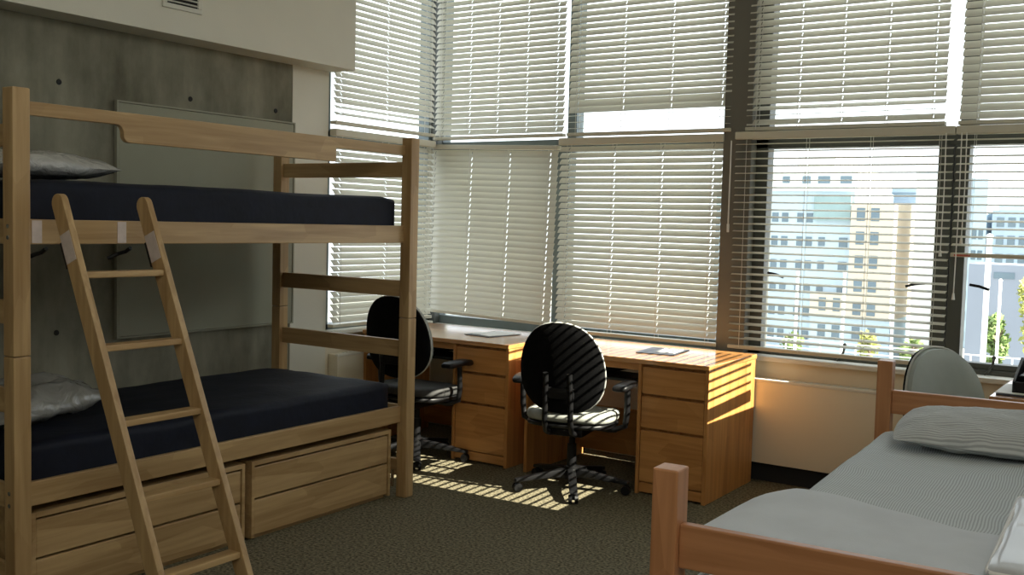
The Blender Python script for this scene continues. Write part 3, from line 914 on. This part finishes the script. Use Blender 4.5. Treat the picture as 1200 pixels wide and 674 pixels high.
def blind(loc, rz, W, z0, z1, tilt, label, pitch=.0415, sw=.05, bottom=None, roll=0.0, cords=4, wand=None, pull=None, rail_h=.045, group='venetian blinds', red=False, seed=0):
    """local x along the width, room side at -y; hangs from z1 to z0"""
    t = empty('venetian_blind', (loc[0], loc[1], loc[2]), rz, label, 'blind', group)
    if roll: t.rotation_euler = (0, roll, rz)
    z0 -= loc[2]; z1 -= loc[2]
    rnd = random.Random(seed)
    MB().box(0, W, -.030, .028, z1 - rail_h, z1, .004).build('headrail', M['slat_solid'], t)
    mb = MB()
    z = z1 - rail_h - .028
    zs = []
    while z > z0 + .034:
        tl = tilt
        k_from_bottom = (z - z0 - .034) / pitch
        if bottom and k_from_bottom < len(bottom):
            tl = bottom[int(k_from_bottom)]
        slat_row(mb.bm, 0.004 + rnd.uniform(-.002, .002), W - .004 + rnd.uniform(-.002, .002), rnd.uniform(-.0012, .0012), z + rnd.uniform(-.0008, .0008), sw, R(tl + rnd.uniform(-1.2, 1.2)), holes=[W * (.06 + .88 * k / (cords - 1)) + .004 for k in range(cords)])
        zs.append(z)
        z -= pitch
    mb.build('slats', M['slat'], t)
    MB().box(0, W, -.025, .025, z0, z0 + .022, .004).build('bottom_rail', M['slat_solid'], t)
    for k in range(cords):
        x = W * (.06 + .88 * k / (cords - 1))
        MB().box(x - .0012, x + .0012, -.0285, -.0270, z0 + .01, z1 - rail_h, 0).box(x - .0012, x + .0012, .0262, .0280, z0 + .01, z1 - rail_h, 0).build('ladder_cord', M['cord'], t)
    if wand:
        x, l = wand
        MB().cyl((x, -.042, z1 - rail_h), (x, -.044, z1 - rail_h - l), .0045, .0045, 8).cyl((x, -.044, z1 - rail_h - l), (x, -.044, z1 - rail_h - l - .05), .008, .007, 10).build('tilt_wand', M['white_plastic'], t, smooth=40)
    if pull:
        for (x, l) in pull:
            MB().tube([(x, -.040, z1 - rail_h + .005), (x + .004, -.040, z1 - rail_h - l * .5), (x, -.040, z1 - rail_h - l)], .0028, 6).cyl((x, -.04, z1 - rail_h - l), (x, -.04, z1 - rail_h - l - .035), .005, .009, 10).build('pull_cord', M['cord'], t, smooth=40)
    if red:
        MB().box(.02, .10, -.0265, -.0255, z0 + .004, z0 + .014, 0).build('sticker', M['red_tag'], t)
    return t
M['slat_solid'] = mat('cream vinyl rail', (0.60, 0.575, 0.465), 0.5, var=0.03, nscale=3)
UP = 3.78
LB = -4.665
# left window
blind((LB, 4.855, 0), R(90), 1.03, 2.10, UP, 55, 'upper blind of the left window beside the soffit end', bottom=[30, 30], cords=3, seed=1)
blind((LB, 4.855, 0), R(90), 1.03, .785, 2.07, 46, 'lower blind of the left window seen between the bunk posts', cords=3, seed=2)
# back wall
YBL = 5.925
blind((-4.675, YBL, 0), 0, 1.095, 2.08, UP, 55, 'upper blind in the far corner, left of the narrow strip of sky', cords=5, seed=3)
blind((-3.548, YBL, 0), 0, 1.15, 2.08, UP, 55, 'upper blind just left of the grey column, bottom slats opened', bottom=[8, 8, 8, 70, 70], cords=4, wand=None, seed=4)
blind((-2.305, YBL, 0), 0, 1.125, 2.08, UP, 54, 'upper blind just right of the grey column, bright gap near its bottom', bottom=[48, 10, 35], cords=5, seed=5)
blind((-1.115, YBL, 0), 0, 1.55, 2.08, UP, 58, 'upper blind at the top right, closed to its bottom rail', cords=5, seed=6)
blind((-4.735, YBL, 2.035), 0, 1.122, .83, 2.05, 68, 'crooked tightly closed lower blind above the corner desk', roll=R(1.5), cords=4, seed=7, rail_h=.03)
blind((-3.605, YBL, 0), 0, 1.165, .768, 2.068, 47, 'closed lower blind above the sunlit desk, left of the column', cords=4, seed=8, wand=(1.245 - .02, .50))
blind((-2.362, YBL - .004, 0), 0, 1.235, .770, 2.075, 13, 'lower blind with open slats showing the pale buildings', cords=4, seed=9, pitch=.0432, pull=[(1.195, .62)])
blind((-1.120, YBL, 0), 0, 1.55, 1.375, 2.075, 13, 'half-raised lower blind at the right edge, with a red mark', cords=4, seed=10, pitch=.0432, pull=[(.03, .85), (.055, .55)], red=True)
blind((XR + .03, RW1 - .01, 0), R(-90), RW1 - RW0 - .02, RZ0 + .088, RZ1 - .01, 28, 'tilted blind of the high window in the right-hand wall', cords=3, seed=11, pitch=.052, sw=.060, roll=R(3.0))

# ------------------------------------------------------------------ outdoors
GZ = -12.0
struct(MB().box(-120, 60, 9, 260, GZ - .5, GZ, 0), 'ground_outside', mat('grey paving outside', (0.32, 0.33, 0.31), 0.9, var=0.15, nscale=0.2))
BM_ = {
    'white': mat('white render', (0.66, 0.68, 0.66), 0.8, var=0.03, nscale=.3),
    'blue': mat('pale blue cladding', (0.41, 0.51, 0.59), 0.7, var=0.05, nscale=.3),
    'slate': mat('blue grey cladding', (0.34, 0.43, 0.53), 0.7, var=0.05, nscale=.3),
    'peach': mat('peach render', (0.60, 0.52, 0.42), 0.8, var=0.03, nscale=.3),
    'pane': mat('dark window pane', (0.12, 0.17, 0.21), 0.2, var=0.1, nscale=.5),
    'green': mat('green tinted glazing', (0.24, 0.34, 0.35), 0.2, var=0.1, nscale=.5),
    'grey': mat('grey concrete block', (0.24, 0.27, 0.33), 0.8, var=0.05, nscale=.3),
}
def windows(t, o, rects, y, m_='pane'):
    for (x0, x1, z0, z1) in rects:
        MB().box(x0, x1, y - .06, y + .1, z0, z1, 0).build('window', BM_[m_], t, origin=o)
# long pale block at left
Y = 110
o = (-36, Y + 8, GZ)
t = empty('apartment_building', o, label='long pale apartment block outside the window, left of the peach one', cat='building')
MB().box(-46, -30.5, Y, Y + 16, GZ, 5.9, 0).build('wall', BM_['blue'], t, origin=o)
MB().box(-46, -30.5, Y + .6, Y + 15, 5.9, 8.0, 0).box(-37.3, -33.2, Y + 1.5, Y + 8, 8.0, 9.45, 0).build('roof_storey', BM_['white'], t, origin=o)
MB().box(-46.2, -30.5, Y - .25, Y + .2, 5.65, 5.95, 0).build('ledge', BM_['white'], t, origin=o)
windows(t, o, [(-38.6, -37.8, 6.55, 7.3), (-36.4, -35.5, 6.5, 7.3), (-34.7, -33.4, 6.5, 7.3), (-32.3, -31.1, 6.5, 7.3)], Y + .6)
MB().box(-34.7, -30.8, Y - .5, Y + .2, 2.55, 5.1, 0).build('glazed_bay', BM_['green'], t, origin=o)
rects = []
for r in range(6):
    zz = 3.3 - r * 2.55
    for x in (-39.4, -38.3, -36.6, -35.6):
        rects.append((x, x + .7, zz - 1.0, zz))
    if r > 0: rects += [(-34.2, -33.5, zz - .95, zz), (-32.0, -31.1, zz - 1.0, zz)]
windows(t, o, rects, Y)
# peach block
o = (-28.3, Y + 4, GZ)
t = empty('apartment_building', o, label='peach apartment block outside with two columns of windows', cat='building')
MB().box(-30.45, -26.1, Y - 1.5, Y + 9, -7.6, 4.45, 0).box(-34.35, -30.45, Y - 1.5, Y - .4, -7.6, -5.2, 0).build('wall', BM_['peach'], t, origin=o)
MB().box(-34.35, -30.45, Y - 1.2, Y - .4, GZ, -7.6, 0).box(-30.45, -26.1, Y - 1.2, Y + 9, GZ, -7.6, 0).build('lower_storey', BM_['blue'], t, origin=o)
rects = []
for r in range(5):
    zz = 3.9 - r * 2.45
    for x in (-29.85, -28.4): rects.append((x, x + .85, zz - 1.35, zz))
for x in (-33.4, -31.9): rects.append((x, x + .75, -7.0, -5.6))
windows(t, o, rects, Y - 1.5)
windows(t, o, [(x, x + .8, -9.9, -8.5) for x in (-33.5, -32.0, -29.9, -28.3)], Y - 1.2)
# blue-grey block behind
Y2 = 130
o = (-32.3, Y2 + 6, GZ)
t = empty('apartment_building', o, label='blue-grey block outside between the peach one and white tower', cat='building')
MB().box(-36.5, -28.3, Y2, Y2 + 12, GZ, 6.3, 0).build('wall', BM_['slate'], t, origin=o)
MB().box(-36.7, -28.2, Y2 - .4, Y2 + 12.2, 6.3, 6.95, 0).build('roof', BM_['blue'], t, origin=o)
rects = []
for r in range(6):
    zz = 4.3 - r * 2.75
    for x in (-31.0, -30.1, -29.25): rects.append((x, x + .62, zz - 1.2, zz))
windows(t, o, rects, Y2)
# slim white tower
o = (-23.6, Y + 3, GZ)
t = empty('tower_building', o, label='slim windowless white tower outside at the window frame', cat='building')
MB().box(-24.4, -22.4, Y, Y + 6, GZ, 7.5, 0).build('wall', BM_['white'], t, origin=o)
MB().box(-24.5, -22.3, Y - .1, Y + 6.1, 7.5, 7.75, 0).build('parapet', BM_['blue'], t, origin=o)
# block with balconies right of the mullion
o = (-21.9, Y2 + 4, GZ)
t = empty('apartment_building', o, label='pale blue tower seen left in the right-hand window', cat='building')
MB().box(-23.6, -20.9, Y2, Y2 + 8, GZ, 8.0, 0).build('wall', BM_['blue'], t, origin=o)
rects = []
for r in range(6):
    zz = 2.0 - r * 2.4
    for x in (-23.2, -22.4, -21.7): rects.append((x, x + .5, zz - 1.1, zz))
windows(t, o, rects, Y2)
o = (-17.6, Y2 + 6, GZ)
t = empty('office_building', o, label='blue-grey office block outside behind the yellow-green tree', cat='building')
MB().box(-20.3, -9, Y2, Y2 + 12, GZ, 4.3, 0).build('wall', BM_['slate'], t, origin=o)
MB().box(-19.8, -9.5, Y2 + 1, Y2 + 11, 4.3, 5.0, 0).build('roof_storey', BM_['blue'], t, origin=o)
rects = []
for r in range(3):
    zz = 3.5 - r * 2.1
    for k in range(7): rects.append((-19.8 + k * 1.2, -19.0 + k * 1.2, zz - 1.1, zz))
windows(t, o, rects, Y2)
o = (-18, 108, GZ)
t = empty('garage_building', o, label='low grey flat-roofed block outside in front of the office', cat='building')
MB().box(-18.2, -10, 105, 112, GZ, -1.3, 0).build('wall', BM_['grey'], t, origin=o)
windows(t, o, [(-16.0, -14.2, -2.6, -2.0), (-13.2, -11.2, -2.6, -2.0)], 105)

# poles on the terrace side
white_pole = mat('white painted pole', (0.82, 0.84, 0.84), 0.4, var=0.02, nscale=2)
for (x, zt, r, lab) in ((-13.19, -.25, .055, 'slender white pole outside, leftmost in the open-blind window'), (-11.35, -.15, .055, 'slender white pole outside, in front of the peach block'),
                        (-9.50, -1.0, .055, 'slender white pole outside, before the white tower'), (-6.30, 1.35, .095, 'tall thick white mast outside in the right-hand window'),
                        (-5.86, -.16, .05, 'thin white pole outside beside the yellow-green tree')):
    t = empty('light_pole', (x, 40, GZ), label=lab, cat='pole', group='white poles outside')
    MB().cyl((0, 0, 0), (0, 0, zt - GZ), r * 1.15, r, 12).build('shaft', white_pole, t, smooth=40)
    MB().cyl((0, 0, 0), (0, 0, .25), r * 2.4, r * 2.0, 12).build('base', white_pole, t, smooth=40)
    MB().sphere((0, 0, zt - GZ + r * .6), r * 1.3).build('finial', white_pole, t, smooth=60)
# terrace railing at the foot of the window view
t = empty('terrace_railing', (-5.5, 38, -3.9), label='thin white terrace railing outside at the bottom of the window', cat='railing')
mb = MB()
for z in (1.25, .95): mb.box(-10, 6, -.02, .02, z - .02, z + .02, 0)
mb.build('rail', white_pole, t)
for k in range(13):
    MB().box(-10 + k * 1.3, -9.95 + k * 1.3, -.025, .025, 0, 1.27, 0).build('baluster', white_pole, t)
struct(MB().box(-24, 4, 37.5, 45, GZ, -3.9, 0), 'terrace_outside', mat('pale terrace paving', (0.5, 0.5, 0.47), 0.9, var=0.1, nscale=1))

leaf_m = mat('yellow green leaves', (0.34, 0.36, 0.10), 0.7, var=0.4, nscale=1.5)
leaf_d = mat('mid green leaves', (0.16, 0.24, 0.07), 0.7, var=0.4, nscale=1.5)
bark = mat('brown bark', (0.12, 0.09, 0.06), 0.9, var=0.2, nscale=6)
def tree(loc, h, rx, rz_, label, lm, seed, n=1500, ls=.14, cat='tree'):
    rnd = random.Random(seed)
    t = empty('tree' if cat == 'tree' else 'shrub', loc, label=label, cat=cat, group='trees and shrubs outside')
    cz = h - rz_
    mb = MB().tube([(0, 0, 0), (.05, 0, cz * .5), (0, .05, cz), (.02, 0, h - rz_ * .5)], .1, 8, radii=[.11, .09, .06, .02])
    for k in range(7):
        a = rnd.uniform(0, 6.28); b = rnd.uniform(.3, .8)
        mb.tube([(0, 0, cz * .75 + k * .08 * rz_), (rx * b * .5 * math.cos(a), rx * b * .5 * math.sin(a), cz + rz_ * .1 * k), (rx * b * math.cos(a), rx * b * math.sin(a), cz + rz_ * .16 * k)], .03, 6, radii=[.04, .025, .01])
    mb.build('trunk', bark, t, smooth=50)
    mb = MB()
    cl = [(Vector((rnd.uniform(-1, 1), rnd.uniform(-1, 1), rnd.uniform(-1, 1))), rnd.uniform(.25, .5)) for _ in range(16)]
    cl = [(c if c.length < .75 else c.normalized() * .75, r) for c, r in cl]
    for _ in range(n):
        c, r = rnd.choice(cl)
        d = Vector((rnd.gauss(0, 1), rnd.gauss(0, 1), rnd.gauss(0, 1))).normalized() * r * rnd.uniform(.5, 1)
        p = c + d
        p = Vector((p.x * rx, p.y * rx, cz + p.z * rz_))
        u = Vector((rnd.gauss(0, 1), rnd.gauss(0, 1), rnd.gauss(0, 1))).normalized(); v = u.orthogonal().normalized(); s = ls * rnd.uniform(.6, 1.3)
        mb.bm.faces.new([mb.bm.verts.new(p + q) for q in (u * s, v * s * .6, -u * s, -v * s * .6)])
    mb.build('foliage', lm, t)
    return t
tree((-4.9, 44.0, -3.9), 4.2, 1.15, 1.9, 'yellow-green tree outside beside the right-hand pole', leaf_m, 3, 2200, .13)
tree((-6.35, 43.0, -3.9), 2.4, .5, 1.1, 'slim green tree outside at the foot of the thick mast', leaf_d, 4, 900, .11)
tree((-11.25, 43.5, -3.9), 1.25, .45, .55, 'yellow-green bush outside below the peach block', leaf_m, 5, 600, .11, 'shrub')
tree((-14.5, 43.5, -3.9), 1.0, .5, .45, 'green bush outside at the left edge of the open-blind window', leaf_d, 6, 500, .11, 'shrub')
tree((-9.6, 44.0, -3.9), 1.0, .6, .45, 'green bush outside behind the grey chair back', leaf_d, 8, 500, .11, 'shrub')
